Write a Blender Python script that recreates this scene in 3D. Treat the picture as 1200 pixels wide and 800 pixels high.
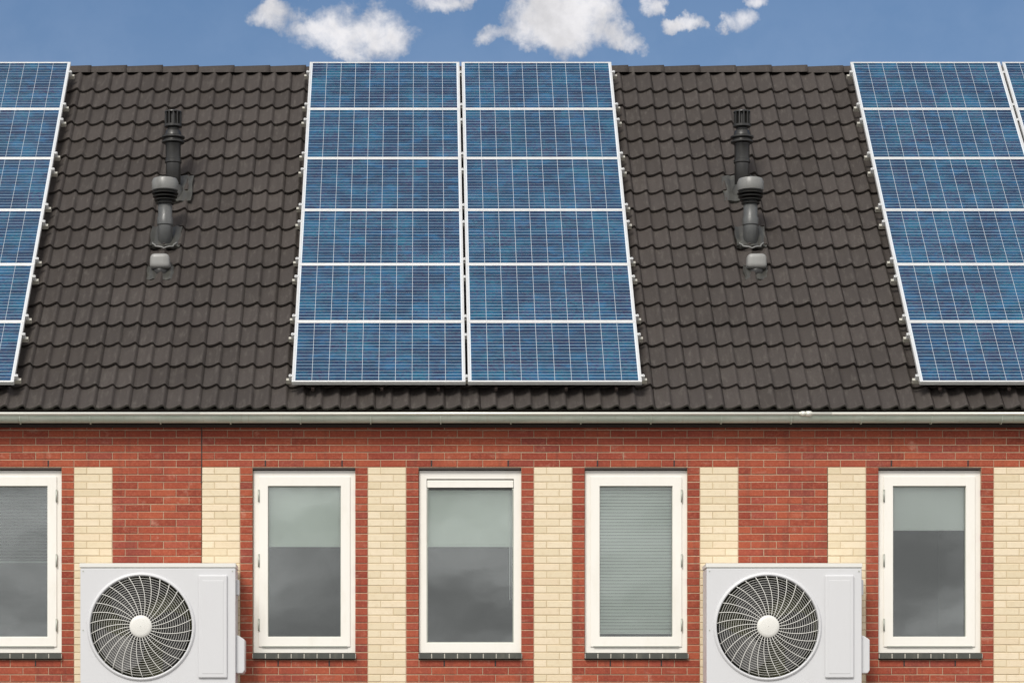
import bpy, bmesh, math, random
from math import radians as R, sin, cos, pi
random.seed(7)
for o in list(bpy.data.objects): bpy.data.objects.remove(o)
scn = bpy.context.scene
COL = scn.collection

# ------------------------------------------------------------------ camera
F = 3190.0                                   # focal length in photo pixels (photo 1200 wide)
CX, CY, CZ = 494.0, 960.0, 1.6               # foot of the view axis in the photo, eye height
cam_d = bpy.data.cameras.new('camera'); cam = bpy.data.objects.new('camera', cam_d); COL.objects.link(cam)
cam.location = (0, 0, CZ); cam.rotation_euler = (R(90), 0, 0)
cam_d.sensor_fit = 'HORIZONTAL'; cam_d.sensor_width = 36; cam_d.lens = F/1200*36
cam_d.shift_x = (600-CX)/1200; cam_d.shift_y = (CY-400)/1200
cam_d.clip_start = 0.1; cam_d.clip_end = 6000
scn.camera = cam
def X(px, Y): return (px-CX)*Y/F
def Z(py, Y): return (CY-py)*Y/F+CZ

# ------------------------------------------------------------------ colour management, sun, sky
scn.view_settings.view_transform = 'Standard'; scn.view_settings.look = 'None'
scn.view_settings.exposure = 0.22; scn.view_settings.gamma = 1
SUN_EL, SUN_AZ = R(43), R(-158)              # azimuth from +Y towards +X: behind the camera, to the left
sd = bpy.data.lights.new('sun', 'SUN'); sun = bpy.data.objects.new('sun', sd); COL.objects.link(sun)
sd.energy = 2.25; sd.angle = R(20); sd.color = (1.0, 0.955, 0.88)
sun.rotation_euler = (R(90)-SUN_EL, 0, -SUN_AZ+pi)
sun.location = (-20, -20, 40)

world = bpy.data.worlds.new('World'); scn.world = world; world.use_nodes = True
class NT:
    """small helper that writes node maths"""
    def __init__(s, nt): s.nt = nt; s.n = nt.nodes; s.l = nt.links
    def new(s, t, **k):
        nd = s.n.new(t)
        for a, v in k.items(): setattr(nd, a, v)
        return nd
    def put(s, sock, v):
        if isinstance(v, bpy.types.NodeSocket): s.l.new(v, sock)
        elif v is not None: sock.default_value = v
    def m(s, op, a, b=None, c=None, clamp=False):
        nd = s.new('ShaderNodeMath', operation=op, use_clamp=clamp)
        s.put(nd.inputs[0], a); s.put(nd.inputs[1], b)
        if c is not None: s.put(nd.inputs[2], c)
        return nd.outputs[0]
    def vm(s, op, a, b=None, scale=None):
        nd = s.new('ShaderNodeVectorMath', operation=op)
        s.put(nd.inputs[0], a)
        if b is not None: s.put(nd.inputs[1], b)
        if scale is not None: s.put(nd.inputs['Scale'], scale)
        return nd.outputs[0]
    def noise(s, vec, scale, detail=4, rough=0.55, out='Fac', dist=0.0):
        nd = s.new('ShaderNodeTexNoise'); s.put(nd.inputs['Vector'], vec)
        nd.inputs['Scale'].default_value = scale; nd.inputs['Detail'].default_value = detail
        nd.inputs['Roughness'].default_value = rough; nd.inputs['Distortion'].default_value = dist
        return nd.outputs[out]
    def rng(s, v, a, b, c=0.0, d=1.0, smooth=True):
        nd = s.new('ShaderNodeMapRange', interpolation_type='SMOOTHSTEP' if smooth else 'LINEAR')
        s.put(nd.inputs[0], v)
        for i, q in zip((1, 2, 3, 4), (a, b, c, d)): s.put(nd.inputs[i], q)
        return nd.outputs[0]
    def mix(s, f, a, b, mode='MIX'):
        nd = s.new('ShaderNodeMix', data_type='RGBA', blend_type=mode)
        s.put(nd.inputs[0], f)
        for i, v in ((6, a), (7, b)):
            if isinstance(v, tuple): v = tuple(v[:3])+(1.0,)
            s.put(nd.inputs[i], v)
        return nd.outputs[2]
    def ramp(s, v, stops):
        nd = s.new('ShaderNodeValToRGB'); s.put(nd.inputs[0], v)
        el = nd.color_ramp.elements
        while len(el) < len(stops): el.new(0.5)
        for e, (p, c) in zip(el, stops): e.position = p; e.color = tuple(c)+(1,)
        return nd.outputs[0]

W = NT(world.node_tree); W.n.clear()
sky = W.new('ShaderNodeTexSky', sky_type='NISHITA')
sky.sun_disc = False; sky.sun_elevation = SUN_EL; sky.sun_rotation = SUN_AZ
sky.air_density = 1.0; sky.dust_density = 0.2; sky.ozone_density = 4.0
SKY_S = 0.064
tc = W.new('ShaderNodeTexCoord'); d = tc.outputs['Generated']
sp = W.new('ShaderNodeSeparateXYZ'); W.l.new(d, sp.inputs[0]); dx, dy, dz = sp.outputs
yy = W.m('MAXIMUM', dy, 0.05)
u, v = W.m('DIVIDE', dx, yy), W.m('DIVIDE', dz, yy)
wn = W.new('ShaderNodeSeparateColor'); W.l.new(W.noise(d, 30, 6, 0.62, out='Color'), wn.inputs[0])
u = W.m('ADD', u, W.m('MULTIPLY', W.m('SUBTRACT', wn.outputs[0], 0.5), 150/F)); v = W.m('ADD', v, W.m('MULTIPLY', W.m('SUBTRACT', wn.outputs[1], 0.5), 95/F))
blobs = None                                  # the cumulus heaps seen above the ridge: (azimuth, height, half sizes)
for (a, b, ra, rb, k) in [(356, 22, 54, 22, .85), (398, 26, 84, 40, 1.0), (430, 42, 66, 34, 1.1), (318, 12, 44, 20, .75), (655, 30, 92, 50, 1.3),
                          (715, 46, 50, 24, 0.85), (592, 42, 40, 18, .7), (804, 27, 34, 13, .70), (868, 24, 28, 20, .74), (885, 2, 22, 14, .8),
                          (510, -2, 48, 15, .85), (770, 10, 20, 12, .5), (1010, -40, 90, 30, 1.0), (180, -60, 120, 34, 1.0)]:
    uu = W.m('DIVIDE', W.m('SUBTRACT', u, (a+8-CX)/F), ra/F)
    vv = W.m('DIVIDE', W.m('SUBTRACT', v, (CY-b-5)/F), rb/F)
    q = W.m('SUBTRACT', 1.0, W.m('ADD', W.m('MULTIPLY', uu, uu), W.m('MULTIPLY', vv, vv)))
    q = W.m('MULTIPLY', W.m('MAXIMUM', q, 0.0), k)
    blobs = q if blobs is None else W.m('MAXIMUM', blobs, q)
blobs = W.m('MULTIPLY', blobs, W.m('GREATER_THAN', dy, 0.3))
n1 = W.m('ADD', W.m('MULTIPLY', W.noise(d, 40, 8, 0.60, dist=0.3), .72), W.m('MULTIPLY', W.noise(d, 130, 6, 0.62, dist=0.5), .28))
heap = W.rng(W.m('ADD', blobs, W.m('MULTIPLY', W.m('SUBTRACT', n1, 0.5), 2.6)), -0.05, 1.0)
heap = W.m('MULTIPLY', W.m('MULTIPLY', heap, W.rng(blobs, 0.0, 0.45)), .95)
# the rest of the sky: broken cloud, thickening behind the camera
flat = W.vm('SCALE', d, scale=W.m('DIVIDE', 1.0, W.m('ADD', W.m('MAXIMUM', dz, 0.0), 0.22)))
n2 = W.noise(flat, 1.5, 7, 0.58, dist=0.3)
thr = W.rng(dy, -0.35, 0.85, 0.22, 0.60)
broken = W.rng(W.m('SUBTRACT', n2, thr), 0.0, 0.12)
inview = W.m('MULTIPLY', W.rng(dy, 0.86, 0.97), W.rng(dz, 0.42, 0.34))
broken = W.m('MULTIPLY', broken, W.m('SUBTRACT', 1.0, inview))
veil = W.m('MULTIPLY', W.rng(dz, .34, .24), W.m('ADD', .06, W.m('MULTIPLY', W.noise(W.vm('MULTIPLY', d, (1, 1, 4)), 3.0, 5, .6), .12)))   # thin haze towards the horizon
cloud = W.m('MAXIMUM', W.m('MAXIMUM', heap, broken), veil)
n3 = W.noise(d, 34, 6, 0.6)
n4 = W.noise(W.vm('MULTIPLY', d, (1.0, 1.0, 2.6)), 9.0, 6, 0.55, dist=0.3)
shade_f = W.m('MULTIPLY', W.rng(n3, 0.36, 0.62, 0.76, 1.04), W.rng(heap, .2, .9, .82, 1.0))
grey_b = W.rng(n4, 0.34, 0.66, 0.70, 1.55)
back = W.rng(dy, 0.2, -0.3)
lum = W.m('ADD', W.m('MULTIPLY', shade_f, W.m('SUBTRACT', 1.0, back)), W.m('MULTIPLY', grey_b, back))
skyc = W.vm('SCALE', sky.outputs[0], scale=SKY_S)
skyc = W.vm('MULTIPLY', skyc, (0.86, 1.02, 1.13))
cc = W.vm('SCALE', (0.77, 0.755, 0.765), scale=lum)
fin = W.mix(cloud, skyc, cc)
bg = W.new('ShaderNodeBackground'); W.l.new(fin, bg.inputs[0]); bg.inputs[1].default_value = 1.0
# keep the physical sky in its usual range: strength 0.10 is applied to the Nishita colour above
wo = W.new('ShaderNodeOutputWorld'); W.l.new(bg.outputs[0], wo.inputs[0])

# ------------------------------------------------------------------ materials
def mat(name, color=(.5, .5, .5), rough=.6, metal=0.0, fn=None, spec=0.5, coat=0.0):
    m = bpy.data.materials.new(name); m.use_nodes = True
    T = NT(m.node_tree); b = T.n['Principled BSDF']
    b.inputs['Base Color'].default_value = tuple(color)+(1,); b.inputs['Roughness'].default_value = rough
    b.inputs['Metallic'].default_value = metal; b.inputs['Specular IOR Level'].default_value = spec
    b.inputs['Coat Weight'].default_value = coat; b.inputs['Coat Roughness'].default_value = .06
    if fn: fn(T, b)
    return m
def bump(T, b, h, strength, dist):
    nd = T.new('ShaderNodeBump'); nd.inputs['Strength'].default_value = strength; nd.inputs['Distance'].default_value = dist
    T.l.new(h, nd.inputs['Height']); T.l.new(nd.outputs[0], b.inputs['Normal'])
def wpos(T): return T.new('ShaderNodeNewGeometry').outputs['Position']
def orand(T):
    r = T.new('ShaderNodeObjectInfo').outputs['Random']
    a = T.new('ShaderNodeAttribute', attribute_name='tone').outputs['Fac']
    return T.m('FRACT', T.m('ADD', r, a))

def f_red(T, b):
    r = orand(T); p = wpos(T)
    c = T.ramp(r, [(0, (.245, .050, .030)), (.25, (.300, .064, .036)), (.5, (.340, .077, .041)), (.78, (.380, .092, .047)), (.93, (.315, .072, .048)), (1, (.230, .055, .040))])
    n = T.noise(p, 38, 5, .7); c = T.mix(T.rng(n, .42, .75, 0, .5), c, (.52, .17, .10))
    n = T.noise(p, 1.1, 4, .6); c = T.mix(T.rng(n, .40, .68, 0, .45), c, (.27, .05, .035))
    n = T.noise(T.vm('MULTIPLY', p, (2.5, 1, 9)), 1.6, 5, .7); c = T.mix(T.rng(n, .58, .80, 0, .42), c, (.60, .40, .30))
    n = T.noise(p, 70, 4, .75); c = T.mix(T.rng(n, .54, .74, 0, .6), c, (.13, .032, .026)); n = T.noise(p, 110, 3, .7); c = T.mix(T.rng(n, .60, .76, 0, .5), c, (.55, .26, .17))
    n = T.noise(T.vm('MULTIPLY', p, (5.5, 1, .55)), 2.0, 5, .7); c = T.mix(T.rng(n, .50, .70, 0, .38), c, (.13, .045, .035))
    n = T.noise(p, 5.5, 5, .7); c = T.mix(T.rng(n, .60, .74, 0, .40), c, (.58, .34, .25))
    T.l.new(c, b.inputs['Base Color']); bump(T, b, T.noise(p, 130, 4, .7), .7, .004)
def f_cream(T, b):
    r = orand(T); p = wpos(T)
    c = T.ramp(r, [(0, (.70, .60, .42)), (.3, (.745, .645, .465)), (.6, (.77, .67, .495)), (.85, (.79, .68, .505)), (1, (.72, .605, .43))])
    n = T.noise(p, 30, 5, .7); c = T.mix(T.rng(n, .45, .8, 0, .45), c, (.62, .49, .30))
    n = T.noise(T.vm('MULTIPLY', p, (4, 1, 1.2)), 2.4, 5, .7); c = T.mix(T.rng(n, .56, .82, 0, .35), c, (.56, .47, .32))
    n = T.noise(p, 90, 3, .7); c = T.mix(T.rng(n, .66, .80, 0, .5), c, (.42, .30, .16))
    T.l.new(c, b.inputs['Base Color']); bump(T, b, T.noise(p, 130, 4, .7), .6, .004)
def f_mortar(T, b):
    p = wpos(T); n = T.noise(p, 60, 5, .7)
    c = T.mix(T.rng(n, .3, .7), (.42, .29, .19), (.56, .41, .29))
    n = T.noise(p, 2.2, 5, .6); c = T.mix(T.rng(n, .4, .7, 0, .5), c, (.42, .31, .22))
    T.l.new(c, b.inputs['Base Color']); bump(T, b, T.noise(p, 200, 3, .7), .6, .003)
def f_tile(T, b):
    r = orand(T); p = wpos(T)
    c = T.ramp(r, [(0, (.038, .031, .027)), (.35, (.044, .037, .033)), (.7, (.049, .041, .037)), (1, (.057, .048, .043))])
    n = T.noise(p, 1.3, 5, .6); c = T.mix(T.rng(n, .35, .7, 0, .25), c, (.068, .057, .049))
    n = T.noise(p, 45, 5, .75); c = T.mix(T.rng(n, .45, .75, 0, .6), c, (.030, .025, .023))
    n = T.noise(T.vm('MULTIPLY', p, (9, 2.0, 2.0)), 3, 5, .7); c = T.mix(T.rng(n, .5, .75, 0, .35), c, (.14, .127, .112))
    n = T.noise(p, 85, 3, .8); g = T.noise(p, 2.1, 3, .6)
    c = T.mix(T.m('MULTIPLY', T.rng(n, .62, .74), T.rng(g, .46, .7)), c, (.26, .25, .20))
    T.l.new(c, b.inputs['Base Color']); bump(T, b, T.noise(p, 180, 4, .75), .6, .004)
def f_zinc(T, b):
    p = wpos(T); n = T.noise(T.vm('MULTIPLY', p, (1, 4, 4)), 2.5, 5, .6)
    c = T.mix(T.rng(n, .35, .68), (.42, .48, .40), (.54, .58, .50))
    n = T.noise(T.vm('MULTIPLY', p, (14, 1, 1.5)), 2.2, 5, .75); c = T.mix(T.rng(n, .52, .75, 0, .6), c, (.36, .34, .26))
    T.l.new(c, b.inputs['Base Color']); bump(T, b, T.noise(p, 60, 3, .6), .15, .003)
def f_paint(col, dirt, amt=.35):
    def f(T, b):
        p = wpos(T); n = T.noise(T.vm('MULTIPLY', p, (3, 3, 1)), 3.2, 5, .65)
        c = T.mix(T.rng(n, .48, .8, 0, amt), col, dirt)
        n = T.noise(p, 30, 4, .7); c = T.mix(T.rng(n, .6, .85, 0, amt), c, dirt)
        T.l.new(c, b.inputs['Base Color']); bump(T, b, T.noise(p, 25, 3, .5), .06, .003)
        T.l.new(T.rng(n, .2, .8, .28, .5), b.inputs['Roughness'])
    return f
def f_cell(T, b):
    oc = T.new('ShaderNodeTexCoord').outputs['Object']; p = wpos(T); r = orand(T)
    vo = T.new('ShaderNodeTexVoronoi'); T.l.new(T.vm('ADD', oc, T.vm('SCALE', p, scale=1.0)), vo.inputs['Vector']); vo.inputs['Scale'].default_value = 26
    sv = T.new('ShaderNodeSeparateColor'); T.l.new(vo.outputs['Color'], sv.inputs[0])
    base = T.ramp(r, [(0, (.008, .026, .070)), (.25, (.010, .045, .120)), (.45, (.006, .064, .130)), (.6, (.015, .034, .105)), (.8, (.026, .026, .075)), (1, (.008, .080, .175))])
    c = T.mix(T.rng(sv.outputs[0], 0, 1, 0, .62, False), base, (.016, .135, .200))
    c = T.mix(T.rng(sv.outputs[1], .5, 1, 0, .40, False), c, (.070, .062, .135))
    n = T.noise(T.vm('MULTIPLY', p, (1, 1.0, 1.0)), 3.0, 3, .6)
    c = T.mix(T.rng(n, .35, .62, 0, .65), c, (.008, .018, .055))
    n = T.noise(T.vm('MULTIPLY', p, (1, 1.5, 1.5)), 5.5, 4, .65); c = T.mix(T.rng(n, .48, .72, 0, .60), c, (.014, .105, .235))
    so = T.new('ShaderNodeSeparateXYZ'); T.l.new(oc, so.inputs[0])
    f = T.m('ABSOLUTE', T.m('SUBTRACT', T.m('FRACT', T.m('DIVIDE', so.outputs[1], 0.0523)), .5))   # two printed bus bars
    inside = T.m('MULTIPLY', T.m('GREATER_THAN', so.outputs[1], .030), T.m('LESS_THAN', so.outputs[1], .125))
    bar = T.m('MULTIPLY', T.m('GREATER_THAN', f, .5-.050), inside)
    c = T.mix(bar, c, (.26, .37, .49))
    T.l.new(c, b.inputs['Base Color'])
MAT = dict(
    red=mat('red_brick', rough=.9, fn=f_red, spec=.25), cream=mat('cream_brick', rough=.88, fn=f_cream, spec=.25),
    mortar=mat('mortar', rough=.95, fn=f_mortar, spec=.2), mortarc=mat('cream_pointing', rough=.95, fn=f_paint((.58, .47, .30), (.44, .34, .21), .7)), tile=mat('concrete_tile', rough=.72, fn=f_tile, spec=.35),
    zinc=mat('zinc', rough=.5, metal=.0, fn=f_zinc), bead=mat('zinc_bead', (.80, .80, .72), .3, .3),
    frame=mat('cream_window_paint', rough=.4, fn=f_paint((.84, .825, .765), (.70, .66, .55), .28)),
    white=mat('white_casing_paint', rough=.35, fn=f_paint((.62, .63, .645), (.56, .56, .56), .20)),
    grille=mat('white_grille', (.72, .72, .68), .4), cell=mat('solar_cell', rough=.30, fn=f_cell, coat=.08, spec=.25),
    alu=mat('aluminium', rough=.38, metal=.45, fn=f_paint((.74, .75, .745), (.62, .62, .58), .25)),
    back=mat('white_backsheet', (.62, .67, .72), .5), rail=mat('rail_aluminium', (.62, .60, .52), .45, .5),
    rubber=mat('black_rubber', (.02, .02, .02), .6), dark=mat('dark_timber', (.030, .022, .018), .8),
    steel=mat('dark_steel', (.05, .035, .03), .6, .2),
    sill=mat('sill_tile', rough=.35, fn=f_paint((.060, .064, .055), (.15, .145, .115), .7)),
    joint=mat('sill_joint', (.55, .53, .46), .9), hinge=mat('hinge_zinc', (.42, .44, .39), .45, .3),
    flue=mat('dark_flue', rough=.55, fn=f_paint((.018, .018, .017), (.05, .05, .046), .6)),
    pipe=mat('grey_pipe', rough=.6, fn=f_paint((.080, .084, .084), (.16, .16, .155), .6)),
    cap=mat('grey_cap', rough=.5, fn=f_paint((.19, .192, .185), (.10, .10, .095), .6)), hood=mat('light_grey_cap', rough=.5, fn=f_paint((.27, .272, .262), (.17, .17, .16), .5)),
    lead=mat('lead_flashing', rough=.7, fn=f_paint((.046, .046, .041), (.11, .11, .095), .8)),
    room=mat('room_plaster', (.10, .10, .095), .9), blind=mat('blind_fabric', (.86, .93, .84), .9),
    blindw=mat('white_blind_fabric', (.95, .98, .94), .9), slat=mat('blind_slat', (.90, .97, .89), .6), slatd=mat('grey_blind_slat', (.26, .30, .27), .5),
    blade=mat('black_fan_blade', (.022, .022, .024), .45), coil=mat('heat_exchanger', (.075, .078, .030), .5, .0),
    ground=mat('paving', rough=.9, fn=lambda T, b: T.l.new(T.mix(T.rng(T.noise(wpos(T), 3, 6), .3, .7), (.14, .135, .125), (.24, .23, .21)), b.inputs['Base Color'])),
)
def glass_mat():
    m = bpy.data.materials.new('window_glass'); m.use_nodes = True; T = NT(m.node_tree); T.n.clear()
    tr = T.new('ShaderNodeBsdfTransparent'); tr.inputs[0].default_value = (.965, .985, .975, 1)
    gl = T.new('ShaderNodeBsdfGlossy'); gl.inputs[0].default_value = (.93, .97, .95, 1); gl.inputs['Roughness'].default_value = .0
    p = wpos(T); nd = T.new('ShaderNodeBump'); nd.inputs['Strength'].default_value = .25; nd.inputs['Distance'].default_value = .004
    T.l.new(T.noise(p, 1.6, 2, .5), nd.inputs['Height']); T.l.new(nd.outputs[0], gl.inputs['Normal'])
    fr = T.new('ShaderNodeFresnel'); fr.inputs[0].default_value = 1.52
    mx = T.new('ShaderNodeMixShader'); T.l.new(T.m('MULTIPLY', fr.outputs[0], 2.6, clamp=True), mx.inputs[0])
    T.l.new(tr.outputs[0], mx.inputs[1]); T.l.new(gl.outputs[0], mx.inputs[2])
    o = T.new('ShaderNodeOutputMaterial'); T.l.new(mx.outputs[0], o.inputs[0]); return m
MAT['glass'] = glass_mat()

# ------------------------------------------------------------------ mesh helpers
class MB:
    def __init__(s): s.v = []; s.f = []; s.t = []; s.sm = []
    def add(s, vs, fs, tone=0.0, smooth=False):
        o = len(s.v); s.v += vs; s.f += [tuple(i+o for i in f) for f in fs]; s.t += [tone]*len(vs); s.sm += [smooth]*len(fs); return s
    def box(s, x0, x1, y0, y1, z0, z1, tone=0.0, back=True):
        vs = [(x, y, z) for z in (z0, z1) for y in (y0, y1) for x in (x0, x1)]
        fs = [(0, 1, 5, 4), (0, 4, 6, 2), (1, 3, 7, 5), (4, 5, 7, 6), (0, 2, 3, 1)]
        if back: fs.append((2, 6, 7, 3))
        return s.add(vs, fs, tone)
    def ring(s, o, i, y0, y1):
        """rectangular frame: o and i are (x0, x1, z0, z1), front at y0, back at y1"""
        def c(r, y): return [(r[0], y, r[2]), (r[1], y, r[2]), (r[1], y, r[3]), (r[0], y, r[3])]
        vs = c(o, y0)+c(i, y0)+c(o, y1)+c(i, y1); fs = []
        for k in range(4):
            n = (k+1) % 4
            fs += [(k, n, 4+n, 4+k), (8+n, 8+k, 12+k, 12+n), (8+k, 8+n, n, k), (4+k, 4+n, 12+n, 12+k)]
        return s.add(vs, fs)
    def tube(s, pts, r, n=8, close=False, caps=True, smooth=True):
        from mathutils import Vector
        P = [Vector(p) for p in pts]; m = len(P); vs = []
        rr = r if isinstance(r, (list, tuple)) else [r]*m
        up = None
        for k in range(m):
            if close: t = P[(k+1) % m]-P[k-1]
            else: t = P[min(k+1, m-1)]-P[max(k-1, 0)]
            t.normalize()
            if up is None:
                up = Vector((0, 0, 1)) if abs(t.z) < .9 else Vector((0, 1, 0))
            a = t.cross(up).normalized(); bb = a.cross(t).normalized(); up = bb
            for j in range(n):
                q = 2*pi*j/n; w = P[k]+(a*cos(q)+bb*sin(q))*rr[k]; vs.append(tuple(w))
        fs = []
        for k in range(m if close else m-1):
            k2 = (k+1) % m
            for j in range(n):
                j2 = (j+1) % n; fs.append((k*n+j, k*n+j2, k2*n+j2, k2*n+j))
        s.add(vs, fs, smooth=smooth)
        if caps and not close:
            o = len(s.v)-len(vs)
            s.f += [tuple(o+j for j in range(n))[::-1], tuple(o+(m-1)*n+j for j in range(n))]; s.sm += [False, False]
        return s
    def lathe(s, prof, n=24, c=(0, 0), smooth=True):
        """profile of (radius, z) turned round the vertical through c"""
        out = [prof[0]]
        for k in range(1, len(prof)):
            if k < len(prof)-1:
                a0 = math.atan2(prof[k][1]-prof[k-1][1], prof[k][0]-prof[k-1][0]); a1 = math.atan2(prof[k+1][1]-prof[k][1], prof[k+1][0]-prof[k][0])
                if abs((a1-a0+pi) % (2*pi)-pi) > R(32): out.append(prof[k])
            out.append(prof[k])
        prof = out; vs = []; fs = []
        for (r, z) in prof:
            for j in range(n):
                q = 2*pi*j/n; vs.append((c[0]+r*cos(q), c[1]+r*sin(q), z))
        for k in range(len(prof)-1):
            if prof[k] == prof[k+1]: continue
            for j in range(n):
                j2 = (j+1) % n; fs.append((k*n+j, k*n+j2, (k+1)*n+j2, (k+1)*n+j))
        fs += [tuple(range(n))[::-1], tuple((len(prof)-1)*n+j for j in range(n))]
        s.add(vs, fs, smooth=smooth); s.sm[-1] = s.sm[-2] = False; return s
    def mesh(s, name, m):
        me = bpy.data.meshes.new(name); me.from_pydata(s.v, [], s.f)
        me.materials.append(MAT[m] if isinstance(m, str) else m)
        if any(s.sm): me.polygons.foreach_set('use_smooth', s.sm)
        if any(s.t):
            a = me.attributes.new('tone', 'FLOAT', 'POINT'); a.data.foreach_set('value', s.t)
        me.update(); return me
def link(name, data, parent=None, loc=(0, 0, 0), rot=(0, 0, 0), **props):
    o = bpy.data.objects.new(name, data); COL.objects.link(o); o.parent = parent
    o.location = loc; o.rotation_euler = rot
    for k, v in props.items(): o[k] = v
    return o
def obj(name, mb, m, parent=None, loc=(0, 0, 0), rot=(0, 0, 0), bevel=0, seg=2, **props):
    o = link(name, mb.mesh(name, m), parent, loc, rot, **props)
    if bevel:
        md = o.modifiers.new('bevel', 'BEVEL'); md.width = bevel; md.segments = seg; md.limit_method = 'ANGLE'; md.angle_limit = R(40)
        md.harden_normals = False
    return o
def copy_tree(o, parent=None):
    c = o.copy(); COL.objects.link(c); c.parent = parent
    for ch in o.children: copy_tree(ch, c)
    return c

# ------------------------------------------------------------------ ground
g = MB().add([(-3000, -3000, 0), (3000, -3000, 0), (3000, 3000, 0), (-3000, 3000, 0)], [(0, 1, 2, 3)])
obj('ground', g, 'ground', kind='structure', label='grey paving in front of the terraced houses')

# ------------------------------------------------------------------ terraced houses
YW = 26.05                                   # front face of the brickwork
PX = YW/F                                    # metres per photo pixel on the wall
UN = 14.97*PX                                # half a brick with its joint
CH = 8.67*PX                                 # one course
ZREF = Z(547.2, YW)                          # bed joint above the windows
HW = 49*UN                                   # width of a house
X0 = X(236.8, YW)                            # left end of the middle house
YE, ZE = 25.91-YW, Z(478, 25.91)             # eave edge of the tiles, local to the wall plane
GH = .2424; GA = GH*math.sqrt(2)             # tile gauge: horizontal run and along the slope
NR = 18; NC = 18; TW = HW/NC
JT = .0095
def band(u):                                 # which openings or colours a half-brick column belongs to
    if u < 3 or 39 <= u < 42 or 13 <= u < 16 or 26 <= u < 29: return 'cream'
    if 4 <= u < 12 or 17 <= u < 25 or 30 <= u < 38: return 'open'
    return 'red'
SEG = [(0, 3, 'cream'), (3, 4, 'red'), (4, 12, 'open'), (12, 13, 'red'), (13, 16, 'cream'), (16, 17, 'red'), (17, 25, 'open'),
       (25, 26, 'red'), (26, 29, 'cream'), (29, 30, 'red'), (30, 38, 'open'), (38, 39, 'red'), (39, 42, 'cream'), (42, 49, 'red')]
brick_mesh = {}
def brick_data(c, w):
    k = (c, round(w, 4))
    if k not in brick_mesh:
        a, b2, e = w-.0068, CH-JT+.0008, .003
        vs = [(e, 0, e), (a-e, 0, e), (a-e, 0, b2-e), (e, 0, b2-e), (0, e, 0), (a, e, 0), (a, e, b2), (0, e, b2), (0, .07, 0), (a, .07, 0), (a, .07, b2), (0, .07, b2)]
        fs = [(0, 1, 2, 3)]
        for q in range(4):
            n = (q+1) % 4; fs += [(4+q, 4+n, n, q), (8+q, 8+n, 4+n, 4+q)]
        me = bpy.data.meshes.new('brick'); me.from_pydata(vs, [], fs); me.materials.append(MAT[c]); me.update()
        brick_mesh[k] = (me, vs, fs)
    return brick_mesh[k]
k_top = 6                                     # courses above the cream strips (upwards to the fascia)
k_bot = 26                                    # courses down to the foot of the sills
k_floor = int((ZREF-.02)/CH)

# roof tile: two rolls wide
WV = [(0, .000), (.14, -.003), (.34, .003), (.54, .016), (.68, .031), (.79, .039), (.87, .034), (.945, .010)]
def tile_geo():
    pr = [(w*.5+p*.5, h) for w in (0, 1) for (p, h) in WV]+[(1.0, -.001)]
    pr[0] = (0.0, .006)                       # side lap lies a little proud of its neighbour
    L = GA+.06; th = .021; st = .031; n = len(pr); vs = []
    for (y, dz) in ((.0, 0.0), (.012, .003), (L, -st*L/GA)): vs += [(p*(TW-.001), y, h+dz) for (p, h) in pr]
    vs += [(p*(TW-.001), 0, h-.0) for (p, h) in pr]+[(p*(TW-.001), 0, h-th) for (p, h) in pr]
    fs = [(r*n+i, r*n+i+1, (r+1)*n+i+1, (r+1)*n+i) for r in (0, 1) for i in range(n-1)]
    fs += [(4*n+i, 4*n+i+1, 3*n+i+1, 3*n+i) for i in range(n-1)]
    vs += [(0, 0, pr[0][1]-th), (0, L, -st*L/GA-th), (0, 0, pr[0][1]), (0, L, pr[0][1]-st*L/GA)]; m = 5*n
    fs.append((m, m+2, m+3, m+1))
    return vs, fs, n
tv, tf, tn = tile_geo()
tile_me = bpy.data.meshes.new('roof_tile'); tile_me.from_pydata(tv, [], tf); tile_me.materials.append(MAT['tile'])
tile_me.polygons.foreach_set('use_smooth', [i < 2*(tn-1) for i in range(len(tf))]); tile_me.update()

def ridge_geo(L):
    n = 10; vs = []; fs = []
    for (x, r) in ((0, .098), (L*.86, .112), (L, .114), (L+.0, .096)):
        for j in range(n+1):
            a = pi*j/n; vs.append((x, -r*cos(a), r*sin(a)*.92))
    for k in range(3):
        for j in range(n): fs.append((k*(n+1)+j, (k+1)*(n+1)+j, (k+1)*(n+1)+j+1, k*(n+1)+j+1))
    return MB().add(vs, fs, smooth=True)
NRD = 15; ridge_me = ridge_geo(HW/NRD+.012).mesh('ridge_tile', 'tile')

# solar array footprint in house coordinates (x0, x1)
AX0, AX1 = (-1.239)-X0, 2.102-X0
S8 = R(45)
def roof_pt(s, x=0, n=0):                     # point on the tile plane, s metres up the slope, n metres off it
    return (x, YE+(s-n)*.70711, ZE+(s+n)*.70711)

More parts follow.
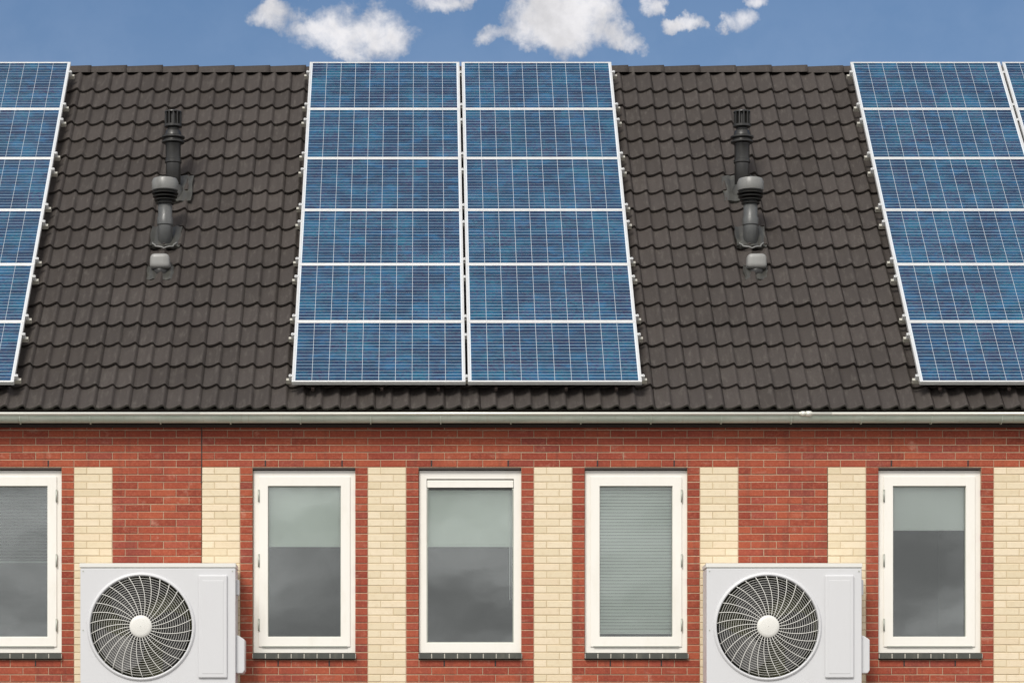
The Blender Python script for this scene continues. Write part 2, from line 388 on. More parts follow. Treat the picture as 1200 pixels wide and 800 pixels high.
hlab = {-1: 'left end terraced house of red and cream brick, cut off by the left picture edge',
        0: 'middle terraced house of red brick with three windows between cream brick stripes',
        1: 'right terraced house of red and cream brick, cut off by the right picture edge'}
houses = {}
def window_part(h, u0, kind, hinge, blind):
    """h house, u0 first half-brick of the opening"""
    yf = .045; S = (YW+yf)/F
    ox = (u0+4)*UN                            # centre of the opening
    def zz(py): return (CY-py)*S+CZ
    half = 60.0*S
    if kind == 'casement':
        w = obj('window', MB().ring((ox-half, ox+half, zz(764.5), zz(551)), (ox-53*S, ox+53*S, zz(756.5), zz(559)), yf, yf+.09), 'frame', h, bevel=.003)
        i = (ox-42.7*S, ox+42.7*S, zz(745.7), zz(569.3))
        obj('sash', MB().ring((ox-53.6*S, ox+53.6*S, zz(757.4), zz(558.2)), i, yf-.012, yf+.06), 'frame', w, bevel=.004)
        bd = MB().ring((i[0]-.0, i[1], i[2], i[3]), (i[0]+.005, i[1]-.005, i[2]+.004, i[3]-.006), yf+.012, yf+.055)
        obj('glazing_seal', bd, 'hinge', w)
        drip = MB().box(ox-50*S, ox+50*S, yf-.020, yf-.013, zz(757.6), zz(756.4)); obj('drip_bar', drip, 'hinge', w)
        hx = ox+(hinge*53.4)*S
        for (a, b) in ((588, 573.5), (664, 649), (739, 724.5)):
            hg = MB().tube([(hx, yf-.016, zz(a)), (hx, yf-.016, zz(b))], .0085, 10); obj('hinge', hg, 'hinge', w)
    else:
        w = obj('window', MB().ring((ox-half, ox+half, zz(764.5), zz(551)), (ox-51*S, ox+51*S, zz(752.5), zz(561)), yf, yf+.09), 'frame', h, bevel=.004)
        i = (ox-51*S, ox+51*S, zz(752.5), zz(571.5))
        vg = obj('vent_grille', MB().box(ox-50.5*S, ox+50.5*S, yf+.004, yf+.06, zz(571), zz(562.3)), 'frame', w, bevel=.004)
        obj('vent_shutter', MB().box(ox-49*S, ox+49*S, yf+.012, yf+.05, zz(573.2), zz(571.3)), 'rubber', w)
        bd = MB().ring(i, (i[0]+.010, i[1]-.010, i[2]+.008, i[3]-.012), yf+.014, yf+.055); obj('glazing_seal', bd, 'hinge', w)
    obj('pane', MB().box(i[0]+.004, i[1]-.004, yf+.026, yf+.048, i[2]+.004, i[3]-.004), 'glass', w)
    bx0, bx1, yb = i[0]-.03, i[1]+.03, yf+(.072 if blind[-1] == 'blindw' else .085)
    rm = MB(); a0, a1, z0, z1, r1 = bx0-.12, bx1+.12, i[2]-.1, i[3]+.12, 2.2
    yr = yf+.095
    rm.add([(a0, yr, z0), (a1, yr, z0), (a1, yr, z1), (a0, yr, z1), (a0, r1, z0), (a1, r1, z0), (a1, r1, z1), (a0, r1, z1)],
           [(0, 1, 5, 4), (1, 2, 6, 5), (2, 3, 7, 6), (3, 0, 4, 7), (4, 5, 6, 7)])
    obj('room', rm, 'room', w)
    bz1 = i[3]+.05
    if blind[0] == 'roller':
        zb = zz(blind[1]); mb = MB(); n = 14; vs = []
        for q in range(n+1):
            t = q/n; x = bx0+(bx1-bx0)*t; y = yb+.006*sin(t*3.1)+.002*sin(t*19)
            vs += [(x, y, zb), (x, y, bz1)]
        mb.add(vs, [(2*q, 2*q+2, 2*q+3, 2*q+1) for q in range(n)], smooth=True)
        bl = obj('roller_blind', mb, blind[2], w)
        obj('bottom_bar', MB().box(bx0, bx1, yb-.012, yb-.001, zb-.026, zb), blind[3], w, bevel=.004)
        if len(blind) > 4:
            cx = i[1]-.025; obj('pull_cord', MB().tube([(cx, yb-.03, i[3]), (cx+.003, yb-.03, zz(700)), (cx-.012, yb-.03, zz(702)), (cx-.012, yb-.03, i[3])], .0025, 6), 'blindw', w)
    elif blind[0] == 'slats':
        zb = zz(blind[1]); mb = MB(); z = bz1; tilt = blind[3]; q = 0
        while z > zb:
            e = random.uniform(-.004, .004)
            mb.box(bx0, bx1, yb-.010, yb-.009, z-.0125, z-.0115) if False else None
            dy, dz_ = .0165*cos(tilt), .0165*sin(tilt)
            n = 5; vs = []
            for j in range(n+1):
                a = j/n*2-1; crown = .003*(1-a*a)
                vs += [(bx0, yb+a*dy, z+a*dz_+crown), (bx1, yb+a*dy, z+a*dz_+crown+e*.3)]
            mb.add(vs, [(2*j, 2*j+1, 2*j+3, 2*j+2) for j in range(n)], smooth=True)
            z -= .031; q += 1
        bl = obj('venetian_blind', mb, blind[2], w)
        obj('bottom_bar', MB().box(bx0, bx1, yb-.013, yb+.013, z-.004, z+.014), blind[2], w, bevel=.003)
    # dark glazed tiles of the sill on their bed
    si = obj('window_sill', MB().box(ox-60.4*S, ox+60.4*S, -.0345, .044, zz(771.3), zz(766.0)), 'joint', h)
    me = None
    for q in range(8):
        if me is None:
            w8 = 120.8*S/8-.009
            me = MB().box(0, w8, -.037, .040, zz(771.8), zz(765.4)).mesh('sill_tile', 'sill')
        link('sill_tile', me, si, (ox-60.4*S+.0045+q*120.8*S/8, random.uniform(-.0015, .0015), random.uniform(-.001, .001)))
    # lintel angle above, its visible flange
    obj('lintel', MB().box(u0*UN-.012, (u0+8)*UN-.006, .006, .13, ZREF-.020, ZREF-.003), 'steel', h)
    return w

for hi in (-1, 0, 1):
    hx = X0+hi*HW
    h = link('terraced_house', None, None, (hx, YW, 0)); houses[hi] = h
    h['label'] = hlab[hi]; h['category'] = 'house'; h['group'] = 'terraced houses in the row'
    # backing wall in mortar with three openings
    mb = MB(); yb0, yb1 = .0055, .14; ztop = ZE-.02+.10
    e = .0
    zs = ZREF-k_bot*CH
    mb.box(e, HW-e, yb0, yb1, 0, zs); mb.box(e, HW-e, yb0, yb1, ZREF-.002, ztop)
    for (a, b, c) in SEG:
        if c != 'open': pass
    for (a, b) in ((0, 4), (12, 17), (25, 30), (38, 49)):
        mb.box(max(a*UN-JT*.5+.004, e), min(b*UN-JT*.5-.001, HW-e), yb0, yb1, zs, ZREF-.002)
    wall = obj('wall', mb, 'mortar', h)
    for (a, b, c) in SEG:
        if c == 'cream': obj('pointing', MB().box(a*UN+.002 if a else .004, b*UN-JT+.0, .0035, .012, .02, ZREF-.001), 'mortarc', wall)
    # bricks
    items = []
    def lay(k, a, b, c):
        """one run of bricks in course k (below ZREF when k < 0) from half-brick a to b"""
        z = ZREF+k*CH+JT*.5
        gi = k+hi*49
        q = a
        ph = (k+hi*49) % 2
        if k >= 0 and hi == 1 and ph == 1: q = 1            # the neighbour's last brick reaches across
        while q < b:
            if q == a:
                wd = 1 if (q+ph) % 2 else 2
                if c == 'cream': wd = 1 if k % 2 else 2
            else: wd = 2
            if not (k >= 0 and hi == 0 and b == 49): wd = min(wd, b-q)
            items.append((q, z, wd, c)); q += wd
    for k in range(0, k_top): lay(k, 0, 49, 'red')
    for k in range(-k_bot, 0):
        for (a, b, c) in SEG:
            if c != 'open': lay(k, a, b, c)
    for k in range(-k_floor, -k_bot): 
        for (a, b, c) in [(0, 3, 'cream'), (3, 13, 'red'), (13, 16, 'cream'), (16, 26, 'red'), (26, 29, 'cream'), (29, 39, 'red'), (39, 42, 'cream'), (42, 49, 'red')]: lay(k, a, b, c)
    def score(it):
        q, z, wd, c = it
        xw = hx+(q+wd/2)*UN; px = CX+xw/PX; py = CY-(z-CZ)/PX
        if px < 4 or px > 1196 or py > 796 or py < 502: return 1e9
        for a0 in (94, 828):
            if a0-4 < px < a0+192 and py > 656: return 1e8
        return (0 if wd == 2 else 1000)+abs(py-620)+abs(px-600)*.3
    items.sort(key=score)
    rest = {'red': MB(), 'cream': MB()}
    for n, it in enumerate(items):
        q, z, wd, c = it; me, vs, fs = brick_data(c, wd*UN)
        dy = random.uniform(-.0018, .0012); dz = random.uniform(-.001, .001); dx_ = random.uniform(-.001, .001); rz = random.uniform(-.004, .004)
        loc = (q*UN+dx_, dy, z+dz)
        if n < 300 and score(it) < 1e7: link('brick', me, wall, loc, (0, 0, rz))
        else: rest[c].add([(x+loc[0], y+loc[1], zz+loc[2]) for (x, y, zz) in vs], fs, random.random()+.001)
    obj('brickwork', rest['red'], 'red', wall, kind='stuff', label='remaining red bricks of the wall')
    obj('brickwork', rest['cream'], 'cream', wall, kind='stuff', label='remaining cream bricks of the wall')
    # open head joints (weep slots) above and below the windows
    for u0 in (4, 17, 30):
        if True:
            for (du, py) in ((1, 542.7), (7, 542.7), (2, 776.6), (6, 776.6)):
                zc = Z(py, YW); obj('weep_slot', MB().box((u0+du)*UN-.012, (u0+du)*UN+.001, -.0022, .004, zc-.028, zc+.028), 'rubber', wall)
    # roof: deck, back slope, tiles
    sr = (NR*GH+.10)/.70711
    apex = roof_pt(sr, 0, -.05)
    dk = MB(); a = roof_pt(.02, 0, -.045); D = 2*(apex[1]-a[1])
    dk.add([(0, a[1], a[2]), (HW, a[1], a[2]), (HW, apex[1], apex[2]), (0, apex[1], apex[2]), (0, a[1]+D, a[2]), (HW, a[1]+D, a[2]),
            (0, a[1], a[2]-.04), (HW, a[1], a[2]-.04), (0, a[1]+D, a[2]-.04), (HW, a[1]+D, a[2]-.04), (0, apex[1], apex[2]-.04), (HW, apex[1], apex[2]-.04)],
           [(0, 1, 2, 3), (3, 2, 5, 4), (7, 6, 10, 11), (10, 8, 9, 11), (0, 6, 7, 1), (4, 5, 9, 8)])
    roof = obj('roof', dk, 'dark', h)
    obj('rear_wall', MB().box(0, HW, a[1]+D-.4, a[1]+D-.2, 0, a[2]), 'red', h)
    pool = []
    for r in range(NR):
        for c in range(NC):
            x = c*TW; s = r*GA; covered = False
            for ax in (AX0, AX0-HW, AX0+HW):
                if x > ax+.05 and x+TW < ax+3.341-.05 and .45 < s and s+GA < 6.3: covered = True
            xw = hx+x+TW/2; yw = YW+YE+s*.707; px = CX+xw*F/yw
            vis = (-25 < px < 1225) and not covered
            pool.append((r, c, vis))
    rest = MB(); nt = 0
    for (r, c, vis) in sorted(pool, key=lambda t: (not t[2], t[0])):
        p = roof_pt(r*GA, c*TW+.0005, random.uniform(-.0015, .003))
        p = (p[0]+random.uniform(-.0015, .0015), p[1], p[2]); rz = random.uniform(-.004, .004)
        if vis and nt < 300:
            nt += 1; link('roof_tile', tile_me, roof, p, (S8, 0, rz))
        else:
            rest.add([(x+p[0], p[1]+(y-z)*.70711, p[2]+(y+z)*.70711) for (x, y, z) in tv], tf, random.random()+.001)
    ob = obj('roof_tiles', rest, 'tile', roof, kind='stuff', label='remaining tiles of the roof slope')
    # the far slope
    bs = MB(); per = 72
    for r in range(9):
        s0 = r*.69; vs = []
        for q in range(per+1):
            x = HW*q/per; w = .014*(1+sin(q*pi/2+.4))
            for (s, o) in ((s0, .03), (s0+.72, .0)):
                y = apex[1]+D/2-(s)*.70711+(o+w)*.707; z = a[2]-.03+s*.70711+(o+w)*.707
                vs.append((x, y, z))
        bs.add(vs, [(2*q, 2*q+2, 2*q+3, 2*q+1) for q in range(per)], smooth=True)
    obj('rear_slope', bs, 'tile', roof)
    # ridge
    yr, zr = 30.405-YW, 9.914
    for q in range(NRD):
        link('ridge_tile', ridge_me, roof, (q*HW/NRD, yr+random.uniform(-.002, .002), zr+random.uniform(-.003, .003)), (random.uniform(-.01, .01), random.uniform(-.004, .004), 0))
    # fascia, gutter
    obj('fascia', MB().box(0, HW, -.090, -.006, Z(499.5, 25.96), ZE+.0), 'dark', h)
    gy, gz, gr = 25.876-YW, Z(484.5, 25.80), .074
    gm = MB(); n = 12; vs = []; q0 = []
    for (x) in (0, HW):
        for rr in (gr, gr-.004):
            for j in range(n+1):
                t = pi+pi*j/n; vs.append((x, gy+rr*cos(t), gz+rr*sin(t)*1.05))
    m = n+1; fs = []
    for j in range(n):
        fs += [(j, j+1, 2*m+j+1, 2*m+j), (m+j+1, m+j, 3*m+j, 3*m+j+1)]
    gm.add(vs, fs, smooth=True)
    gut = obj('gutter', gm, 'zinc', h)
    obj('gutter_bead', MB().tube([(0, gy-gr-.006, gz), (HW, gy-gr-.006, gz)], .0145, 10), 'bead', gut)
    nb = 9
    for q in range(nb):
        x = (q+.43)*HW/nb
        mb = MB(); vs = []
        for xx in (x-.005, x+.005):
            for j in range(11):
                t = pi+pi*j/10*.97; vs.append((xx, gy+(gr+.0035)*cos(t), gz-.012+(gr+.0035)*sin(t)*1.03))
        mb.add(vs, [(j, j+1, 12+j, 11+j) for j in range(10)], smooth=True)
        mb.box(x-.009, x+.009, gy+gr-.002, gy+gr+.012, gz-.01, gz+.03)
        obj('gutter_bracket', mb, 'zinc', gut)
    # windows
    if hi == 0:
        window_part(h, 4, 'casement', -1, ('roller', 636.5, 'blind', 'blind'))
        window_part(h, 17, 'fixed', 1, ('roller', 636.5, 'blind', 'blind', 1))
        window_part(h, 30, 'casement', 1, ('slats', 738, 'slat', R(62)))
    elif hi == 1:
        window_part(h, 4, 'casement', -1, ('roller', 617.5, 'blindw', 'blindw'))
        window_part(h, 17, 'fixed', 1, ('none',)); window_part(h, 30, 'casement', 1, ('none',))
    else:
        window_part(h, 30, 'casement', 1, ('slats', 655, 'slatd', R(18)))
        window_part(h, 4, 'casement', -1, ('none',)); window_part(h, 17, 'fixed', 1, ('none',))
# movement joint at the left end of the middle house, and the coupling on the gutter bead
obj('movement_joint', MB().box(-.0080, -.0005, -.0030, .012, Z(566, YW), ZREF+k_top*CH), 'rubber', houses[0])
mb = MB()
for i, (a, b, r) in enumerate(((936.5, 938.5, .017), (938.5, 943.5, .0225), (943.5, 944.5, .017), (944.5, 950.5, .025), (950.5, 951.5, .018))):
    mb.tube([(X(a, 25.8)-X0, 25.797-YW, Z(484.5, 25.8)), (X(b, 25.8)-X0, 25.797-YW, Z(484.5, 25.8))], r, 14)
obj('bead_coupling', mb, 'bead', houses[0])

# ------------------------------------------------------------------ solar panels
PW, PH, FR, FRH = 1.659, .992, .022, .040
CW, CH2 = .1595, .1583
cell_me = MB().box(0, .1557, 0, .1537, 0, .0012, back=False).mesh('solar_cell', 'cell')
def make_panel():
    t = link('solar_panel', None)
    # frame lies in the slope plane: ring() is written for x/z, turn it flat
    r = MB().ring((0, PW, 0, PH), (FR, PW-FR, FR, PH-FR), 0, FRH)
    r.v = [(x, z, -y) for (x, y, z) in r.v]
    obj('frame', r, 'alu', t, bevel=.0025)
    b = MB().box(FR-.002, PW-FR+.002, FR-.002, PH-FR+.002, -.012, -.006); obj('backsheet', b, 'back', t)
    mx = (PW-10*CW+.0038)/2; my = (PH-6*CH2+.0048)/2
    for j in range(6):
        for i in range(10): link('solar_cell', cell_me, t, (mx+i*CW, my+j*CH2, -.0052))
    return t
panel0 = make_panel(); first = True
Y_P, Z_P = 25.95, Z(447, 25.95)
ordw = ['lowest', 'fifth from the top', 'fourth from the top', 'third from the top', 'second from the top', 'topmost']
def place_panel(x, row, label):
    global first
    o = panel0 if first else copy_tree(panel0); first = False
    s = row*.995+random.uniform(-.001, .001)
    o.location = (x, Y_P+s*.70711, Z_P+s*.70711); o.rotation_euler = (S8, 0, 0)
    o['label'] = label; o['category'] = 'solar panel'; o['group'] = 'solar panels on the tiled roof'
GAPC = .023
for ai, (nm) in ((0, 'middle'), (1, 'right'), (-1, 'left')):
    ax = -1.239+ai*HW
    for ci in (0, 1):
        for row in range(6):
            if ai == 0: l = 'blue solar panel %s in the %s column of the middle array' % (ordw[row], ('left', 'right')[ci])
            elif ai == 1: l = ('blue solar panel %s in the left column of the right-hand array' if ci == 0 else 'blue solar panel %s, cut by the right picture edge') % ordw[row]
            else: l = ('blue solar panel %s, cut by the left picture edge' if ci else 'blue solar panel %s, in the far left column beyond the cut one') % ordw[row]
            place_panel(ax+ci*(PW+GAPC), row, l)
    # rails, clamps and hooks under the array: one rack
    t = link('mounting_rack', None, None, (ax, Y_P, Z_P), (S8, 0, 0))
    t['label'] = 'aluminium rails and clamps holding the %s solar array' % nm; t['category'] = 'mounting rack'; t['group'] = 'racks under the solar arrays'
    rail_me = MB().box(-.055, 2*PW+GAPC+.055, 0, .035, -FRH-.042, -FRH-.002).mesh('rail', 'rail')
    endc = MB().box(-.030, -.003, -.016, .016, -FRH-.001, .004).box(-.006, .008, -.016, .016, .0005, .005)
    endc.tube([(-.016, 0, .003), (-.016, 0, .014)], .008, 8)
    ec = endc.mesh('end_clamp', 'alu')
    endc.v = [(-x, y, z) for (x, y, z) in endc.v]; endc.f = [f[::-1] for f in endc.f]; ec2 = endc.mesh('end_clamp', 'alu')
    midc = MB().box(-.0115, .0115, -.018, .018, -.010, -.002).tube([(0, 0, -.004), (0, 0, .009)], .009, 8).mesh('mid_clamp', 'alu')
    for row in range(6):
        for fr in (.095, .775):
            y = row*.995+fr
            link('rail', rail_me, t, (0, y-.0175, 0)); link('end_clamp', ec, t, (0, y, 0)); link('end_clamp', ec2, t, (2*PW+GAPC, y, 0))
            link('mid_clamp', midc, t, (PW+GAPC/2, y, 0))
    hk = MB().box(-.013, .013, -.065, .10, -.085, -.079).box(-.013, .013, -.065, -.060, -.079, -.055).mesh('roof_hook', 'steel')
    for x in (.20, .86, 1.40, 1.95, 2.62, 3.1): link('roof_hook', hk, t, (x, .03, 0))

# ------------------------------------------------------------------ flues and vents
def flashing(x0, x1, y0, y1, amp=.032):
    """lead sheet dressed over the rolls, in slope coordinates"""
    vs = []; fs = []; nx, ny = 18, 8
    for j in range(ny+1):
        for i in range(nx+1):
            x = x0+(x1-x0)*i/nx; y = y0+(y1-y0)*j/ny
            edge = .006*sin(i*1.7+j)*(j in (0, ny) or i in (0, nx))
            vs.append((x+edge, y+edge, .034+.006*sin(x*75)+.003*sin(y*60+x*30)))
    m = nx+1
    for j in range(ny):
        for i in range(nx): fs.append((j*m+i, j*m+i+1, (j+1)*m+i+1, (j+1)*m+i))
    mb = MB().add(vs, fs, smooth=True)
    rim = [vs[i] for i in range(m)]+[vs[j*m+nx] for j in range(1, ny+1)]+[vs[ny*m+i] for i in range(nx-1, -1, -1)]+[vs[j*m] for j in range(ny-1, 0, -1)]
    k = len(rim); mb.add(rim+[(x, y, .0) for (x, y, z) in rim], [(i, k+i, k+(i+1) % k, (i+1) % k) for i in range(k)])
    return mb
def flue(x, px, side, label):
    Yb, zb = 28.58, 8.13
    t = link('flue_terminal', None, None, (X(px, Yb), Yb, zb), label=label, category='flue', group='dark flue terminals on the roof')
    s = Yb/F
    def zz(py): return Z(py, Yb)-zb
    obj('pipe', MB().lathe([(.078, -.12), (.078, zz(192)), (.088, zz(191)), (.088, zz(188)), (.080, zz(187)), (.080, zz(171)), (.085, zz(170)), (.085, zz(168))]), 'flue', t)
    obj('collar', MB().lathe([(.090, zz(169)), (.118, zz(167.5)), (.118, zz(166)), (.098, zz(165)), (.095, zz(163.5)), (.122, zz(162)), (.122, zz(160.5)), (.09, zz(159)), (.078, zz(154)), (.060, zz(152)), (.060, zz(149.5))]), 'flue', t)
    obj('louvre_ring', MB().lathe([(.060, zz(150)), (.092, zz(149)), (.092, zz(146.5)), (.060, zz(145.5)), (.055, zz(145)), (.055, zz(131.5)), (.05, zz(131))]), 'flue', t)
    fin = MB().box(-.006, .006, -.088, -.050, zz(147), zz(132)).mesh('louvre_fin', 'flue')
    for k in range(12): link('louvre_fin', fin, t, (0, 0, 0), (0, 0, 2*pi*k/12+.1))
    obj('top_cap', MB().lathe([(.060, zz(133)), (.090, zz(132.2)), (.088, zz(131)), (.05, zz(129.6)), (.01, zz(129.2))]), 'flue', t)
    obj('base_cone', MB().lathe([(.135, -.10), (.118, .04), (.10, .10), (.082, .125)]), 'lead', t)
    x0, x1 = (-.17, .20) if side > 0 else (-.20, .17)
    obj('flashing', flashing(x0, x1, -.20, .28), 'lead', t, (0, -.0, .045), (S8, 0, 0))
    return t
def vent(px, label):
    Yb = 27.90; zb = Z(285, Yb)
    t = link('vent_pipe', None, None, (X(px, Yb), Yb, zb), label=label, category='vent pipe', group='grey vent pipes on the roof')
    def zz(py): return Z(py, Yb)-zb
    obj('pipe', MB().lathe([(.074, -.06), (.074, zz(265)), (.083, zz(263.5)), (.083, zz(256)), (.073, zz(254)), (.072, zz(233))]), 'pipe', t)
    for k, (py, r) in enumerate(((238, .092), (234.2, .108), (230.4, .124), (226.6, .134))):
        obj('louvre_ring', MB().lathe([(r-.02, zz(py)-.012), (r, zz(py)-.010), (r+.004, zz(py)), (r-.03, zz(py)+.012)]), 'flue', t)
    obj('cowl', MB().lathe([(.10, zz(225)), (.132, zz(223.5)), (.137, zz(221)), (.137, zz(214)), (.122, zz(210)), (.07, zz(208.8)), (.01, zz(208.5))]), 'cap', t)
    obj('flashing', flashing(-.15, .16, -.10, .26), 'lead', t, (0, 0, 0), (S8, 0, 0))
    tb = MB()
    pts = []
    for k in range(13):
        a = pi+pi*k/12; rr = .118+.010*sin(k*2.3); pts.append((rr*cos(a), -.045+rr*.95*sin(a)*.8, .05+.004*sin(k*1.9)))
    obj('sealing_cord', MB().tube(pts, .0085, 6), 'cap', t, (0, 0, -.01), (S8, 0, 0))
    return t
def small_vent(px, label):
    Yb = 27.58; zb = Z(317, Yb)
    t = link('roof_vent', None, None, (X(px, Yb), Yb, zb), label=label, category='roof vent', group='small capped vents on the roof')
    def zz(py): return Z(py, Yb)-zb
    bm = bmesh.new(); bmesh.ops.create_cube(bm, size=1)
    bmesh.ops.bevel(bm, geom=list(bm.edges), offset=.32, segments=5, affect='EDGES', profile=.6)
    me = bpy.data.meshes.new('hood')
    for q in bm.verts:
        q.co.x *= .20+(-.02*q.co.z); q.co.y *= .16; q.co.z = q.co.z*.150+.085
        q.co.y -= .02
    bm.to_mesh(me); bm.free(); me.materials.append(MAT['hood']); me.polygons.foreach_set('use_smooth', [True]*len(me.polygons))
    link('hood', me, t)
    obj('neck', MB().lathe([(.085, -.10), (.078, .0), (.070, .045)]), 'flue', t)
    obj('flashing', flashing(-.13, .14, -.17, .12), 'lead', t, (0, 0, -.02), (S8, 0, 0))
    return t
flue(0, 203, 1, 'dark louvred flue terminal behind the grey vent pipe on the left roof')
flue(0, 869.5, -1, 'dark louvred flue terminal behind the grey vent pipe, right of the middle array')
vent(193.5, 'grey capped vent pipe in front of the left dark flue')
vent(879.5, 'grey capped vent pipe in front of the right dark flue')
small_vent(188, 'small light grey vent cap below the left vent pipe')
small_vent(886, 'small light grey vent cap below the right vent pipe')

# ------------------------------------------------------------------ air conditioner units
YA = 25.65; SA = YA/F
def make_ac():
    t = link('air_conditioner', None)
    w, hgt, dep = 182*SA, 148.5*SA, .34
    def p(px, py): return ((px-94)*SA, (808.5-py)*SA)
    cx, cz = p(165.5, 734); ro = 63*SA
    # front plate with a round opening
    n = 96; mb = MB(); top = p(0, 665.2)[1]
    out = []
    for k in range(n):
        a = 2*pi*k/n; ca, sa = cos(a), sin(a)
        tx = ((w-cx) if ca > 0 else cx)/max(abs(ca), 1e-6); tz = ((top-cz) if sa > 0 else cz)/max(abs(sa), 1e-6)
        tt = min(tx, tz); out.append((cx+ca*tt, 0, cz+sa*tt))
    for (qx, qz) in ((0, 0), (w, 0), (w, top), (0, top)):       # pull the nearest point into each corner
        i = min(range(n), key=lambda k: (out[k][0]-qx)**2+(out[k][2]-qz)**2); out[i] = (qx, 0, qz)
    inn = [(cx+ro*cos(2*pi*k/n), 0, cz+ro*sin(2*pi*k/n)) for k in range(n)]
    inb = [(x+(cx-x)*.03, .05, z+(cz-z)*.03) for (x, y, z) in inn]
    bk = [(x, dep, z) for (x, y, z) in out]
    mb.add(out+inn+inb+bk, [(k, (k+1) % n, n+(k+1) % n, n+k) for k in range(n)]+[(n+k, n+(k+1) % n, 2*n+(k+1) % n, 2*n+k) for k in range(n)]
           + [(3*n+k, 3*n+(k+1) % n, (k+1) % n, k) for k in range(n)]+[tuple(range(3*n, 4*n))[::-1]])
    obj('casing', mb, 'white', t, bevel=.008)
    obj('lid', MB().box(-.006, w+.004, -.008, dep+.006, p(0, 664.6)[1], p(0, 659.6)[1]), 'grille', t, bevel=.005, seg=3)
    obj('lid_seam', MB().box(.004, w-.004, .004, dep-.01, top-.002, p(0, 664.6)[1]+.002), 'hinge', t)
    # fan shroud ring, grille
    def circ(r, y, m=96): return [(cx+r*cos(2*pi*k/m), y, cz+r*sin(2*pi*k/m)) for k in range(m)]
    rg = MB(); prof = [(64.0, .001), (63.2, -.008), (61.8, -.020), (60.4, -.020), (59.6, -.010), (59.6, .05)]
    vs = []; m = 96
    for (r, y) in prof: vs += circ(r*SA, y)
    rg.add(vs, [(a*m+k, a*m+(k+1) % m, (a+1)*m+(k+1) % m, (a+1)*m+k) for a in range(len(prof)-1) for k in range(m)], smooth=True)
    obj('fan_ring', rg, 'white', t)
    def dome(r): return -.018-.030*(1-(r/60.0)**2)
    for k in range(16):
        r = 16.2+k*2.70
        obj('grille_ring', MB().tube(circ(r*SA, dome(r)+.003, 56), .0017, 4, close=True), 'grille', t)
    pts = []
    for j in range(11):
        q = j/10; r = 12+q*47.5; a = R(19)*q; pts.append((r*SA*cos(a), dome(r)-.002, r*SA*sin(a)))
    sm = MB().tube(pts, .0035, 5).mesh('grille_spoke', 'grille')
    for k in range(30): link('grille_spoke', sm, t, (cx, 0, cz), (0, -(2*pi*k/30+.02), 0))
    hv = MB(); vs = []; pr = [(13.3, -.038), (13.2, -.052), (12.2, -.060), (9, -.064), (.3, -.066)]
    for (r, y) in pr: vs += circ(r*SA, y, 40)
    hv.add(vs, [(a*40+k, a*40+(k+1) % 40, (a+1)*40+(k+1) % 40, (a+1)*40+k) for a in range(4) for k in range(40)], smooth=True); obj('grille_hub', hv, 'grille', t)
    # fan inside: three swept blades, hub, coil behind
    fh = MB(); vs = []; pr = [(17, .16), (17, .085), (14, .07), (.3, .065)]
    for (r, y) in pr: vs += circ(r*SA, y, 32)
    fh.add(vs, [(a*32+k, a*32+(k+1) % 32, (a+1)*32+(k+1) % 32, (a+1)*32+k) for a in range(3) for k in range(32)], smooth=True); obj('fan_hub', fh, 'blade', t)
    bl = MB(); vs = []; nr_, na = 8, 10
    for side in (0, .006):
        for i in range(nr_+1):
            r = 15+(56-15)*i/nr_; sweep = -R(34)*(i/nr_)**1.3; span = R(60+22*sin(i/nr_*pi*.8))
            for j in range(na+1):
                q = j/na-.5; a = sweep+q*span; vs.append((r*SA*cos(a), .115-q*.10+side, r*SA*sin(a)))
    m2 = na+1; N2 = (nr_+1)*m2; fs = []
    for i in range(nr_):
        for j in range(na):
            fs += [(i*m2+j, i*m2+j+1, (i+1)*m2+j+1, (i+1)*m2+j), (N2+i*m2+j, N2+(i+1)*m2+j, N2+(i+1)*m2+j+1, N2+i*m2+j+1)]
    bm_ = bl.add(vs, fs, smooth=True).mesh('fan_blade', 'blade')
    for a in (5, 125, 245): link('fan_blade', bm_, t, (cx, 0, cz), (0, -R(a), 0))
    co = MB().box(cx-62*SA, cx+62*SA, .215, .24, cz-62*SA, cz+62*SA)
    for k in range(46): co.box(cx-62*SA, cx+62*SA, .205, .214, cz-61*SA+k*2.66*SA, cz-61*SA+k*2.66*SA+.008)
    obj('coil', co, 'coil', t)
    # raised service panel right of the fan
    a, b = p(232.5, 794), p(266.5, 673.5)
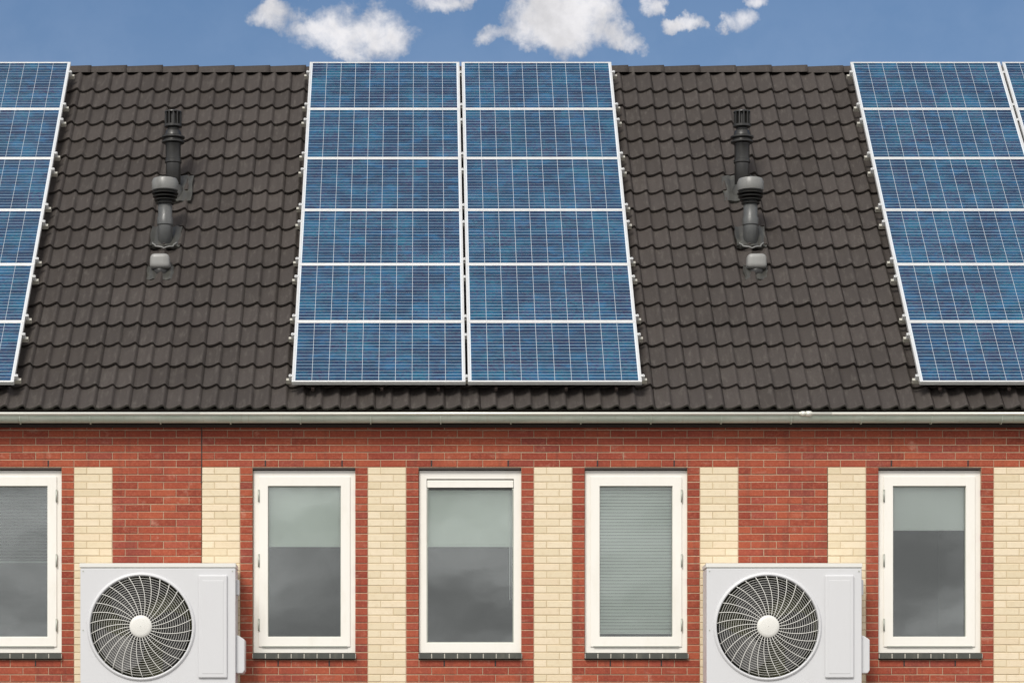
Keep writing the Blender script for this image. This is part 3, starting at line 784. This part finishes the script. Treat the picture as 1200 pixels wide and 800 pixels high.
    sp_ = obj('service_panel', MB().box(a[0], b[0], -.022, .004, a[1], b[1]), 'white', t, bevel=.016, seg=4)
    a2, b2 = p(237, 789), p(262, 680)
    obj('panel_field', MB().box(a2[0], b2[0], -.0245, -.018, a2[1], b2[1]), 'white', t, bevel=.003)
    # valve cover on the right flank with chamfered corners
    a, b = p(276, 788), p(286.3, 743); x0, x1 = w-.002, b[0]; z0, z1 = a[1], b[1]
    v0 = [(x0, z0-.0), (x1-.018, z0), (x1, z0+.03), (x1, z1-.045), (x0+.03, z1-.008), (x0, z1)]
    mb = MB(); k = len(v0); mb.add([(x, .05, z) for (x, z) in v0]+[(x, .26, z) for (x, z) in v0],
        [tuple(range(k)), tuple(range(k, 2*k))[::-1]]+[(i, k+i, k+(i+1) % k, (i+1) % k) for i in range(k)])
    obj('valve_cover', mb, 'white', t, bevel=.008)
    mb = MB()
    a, b = p(276, 696), p(279.5, 678); mb.box(w-.001, b[0], .08, .2, a[1], b[1]); obj('side_handle', mb, 'white', t, bevel=.006)
    scr = MB().tube([(0, -.003, 0), (0, .004, 0)], .0075, 8).mesh('screw', 'hinge')
    for (px, py) in ((97.5, 669), (272.5, 669), (97.5, 738), (272.5, 804), (97.5, 804)):
        a = p(px, py); link('screw', scr, t, (a[0], 0, a[1]))
    # feet and wall brackets below
    for bx in (.22, w-.22):
        br = MB().box(bx-.02, bx+.02, -.02, YW-YA-.004, -.052, -.012).box(bx-.02, bx+.02, YW-YA-.034, YW-YA-.004, -.40, -.054)
        obj('wall_bracket', br, 'hinge', t)
        obj('foot', MB().box(bx-.03, bx+.03, .03, .30, -.0115, .006), 'rubber', t)
    return t
ac = make_ac(); zb = Z(808.5, YA)
ac.location = (X(94, YA), YA, zb)
for o, l in ((ac, 'white outdoor air conditioner on the wall left of the three middle windows'),):
    o['label'] = l; o['category'] = 'air conditioner'; o['group'] = 'outdoor units on the house fronts'
ac2 = copy_tree(ac); ac2.location = (X(828, YA), YA, zb)
ac2['label'] = 'white outdoor air conditioner on the wall right of the three middle windows'
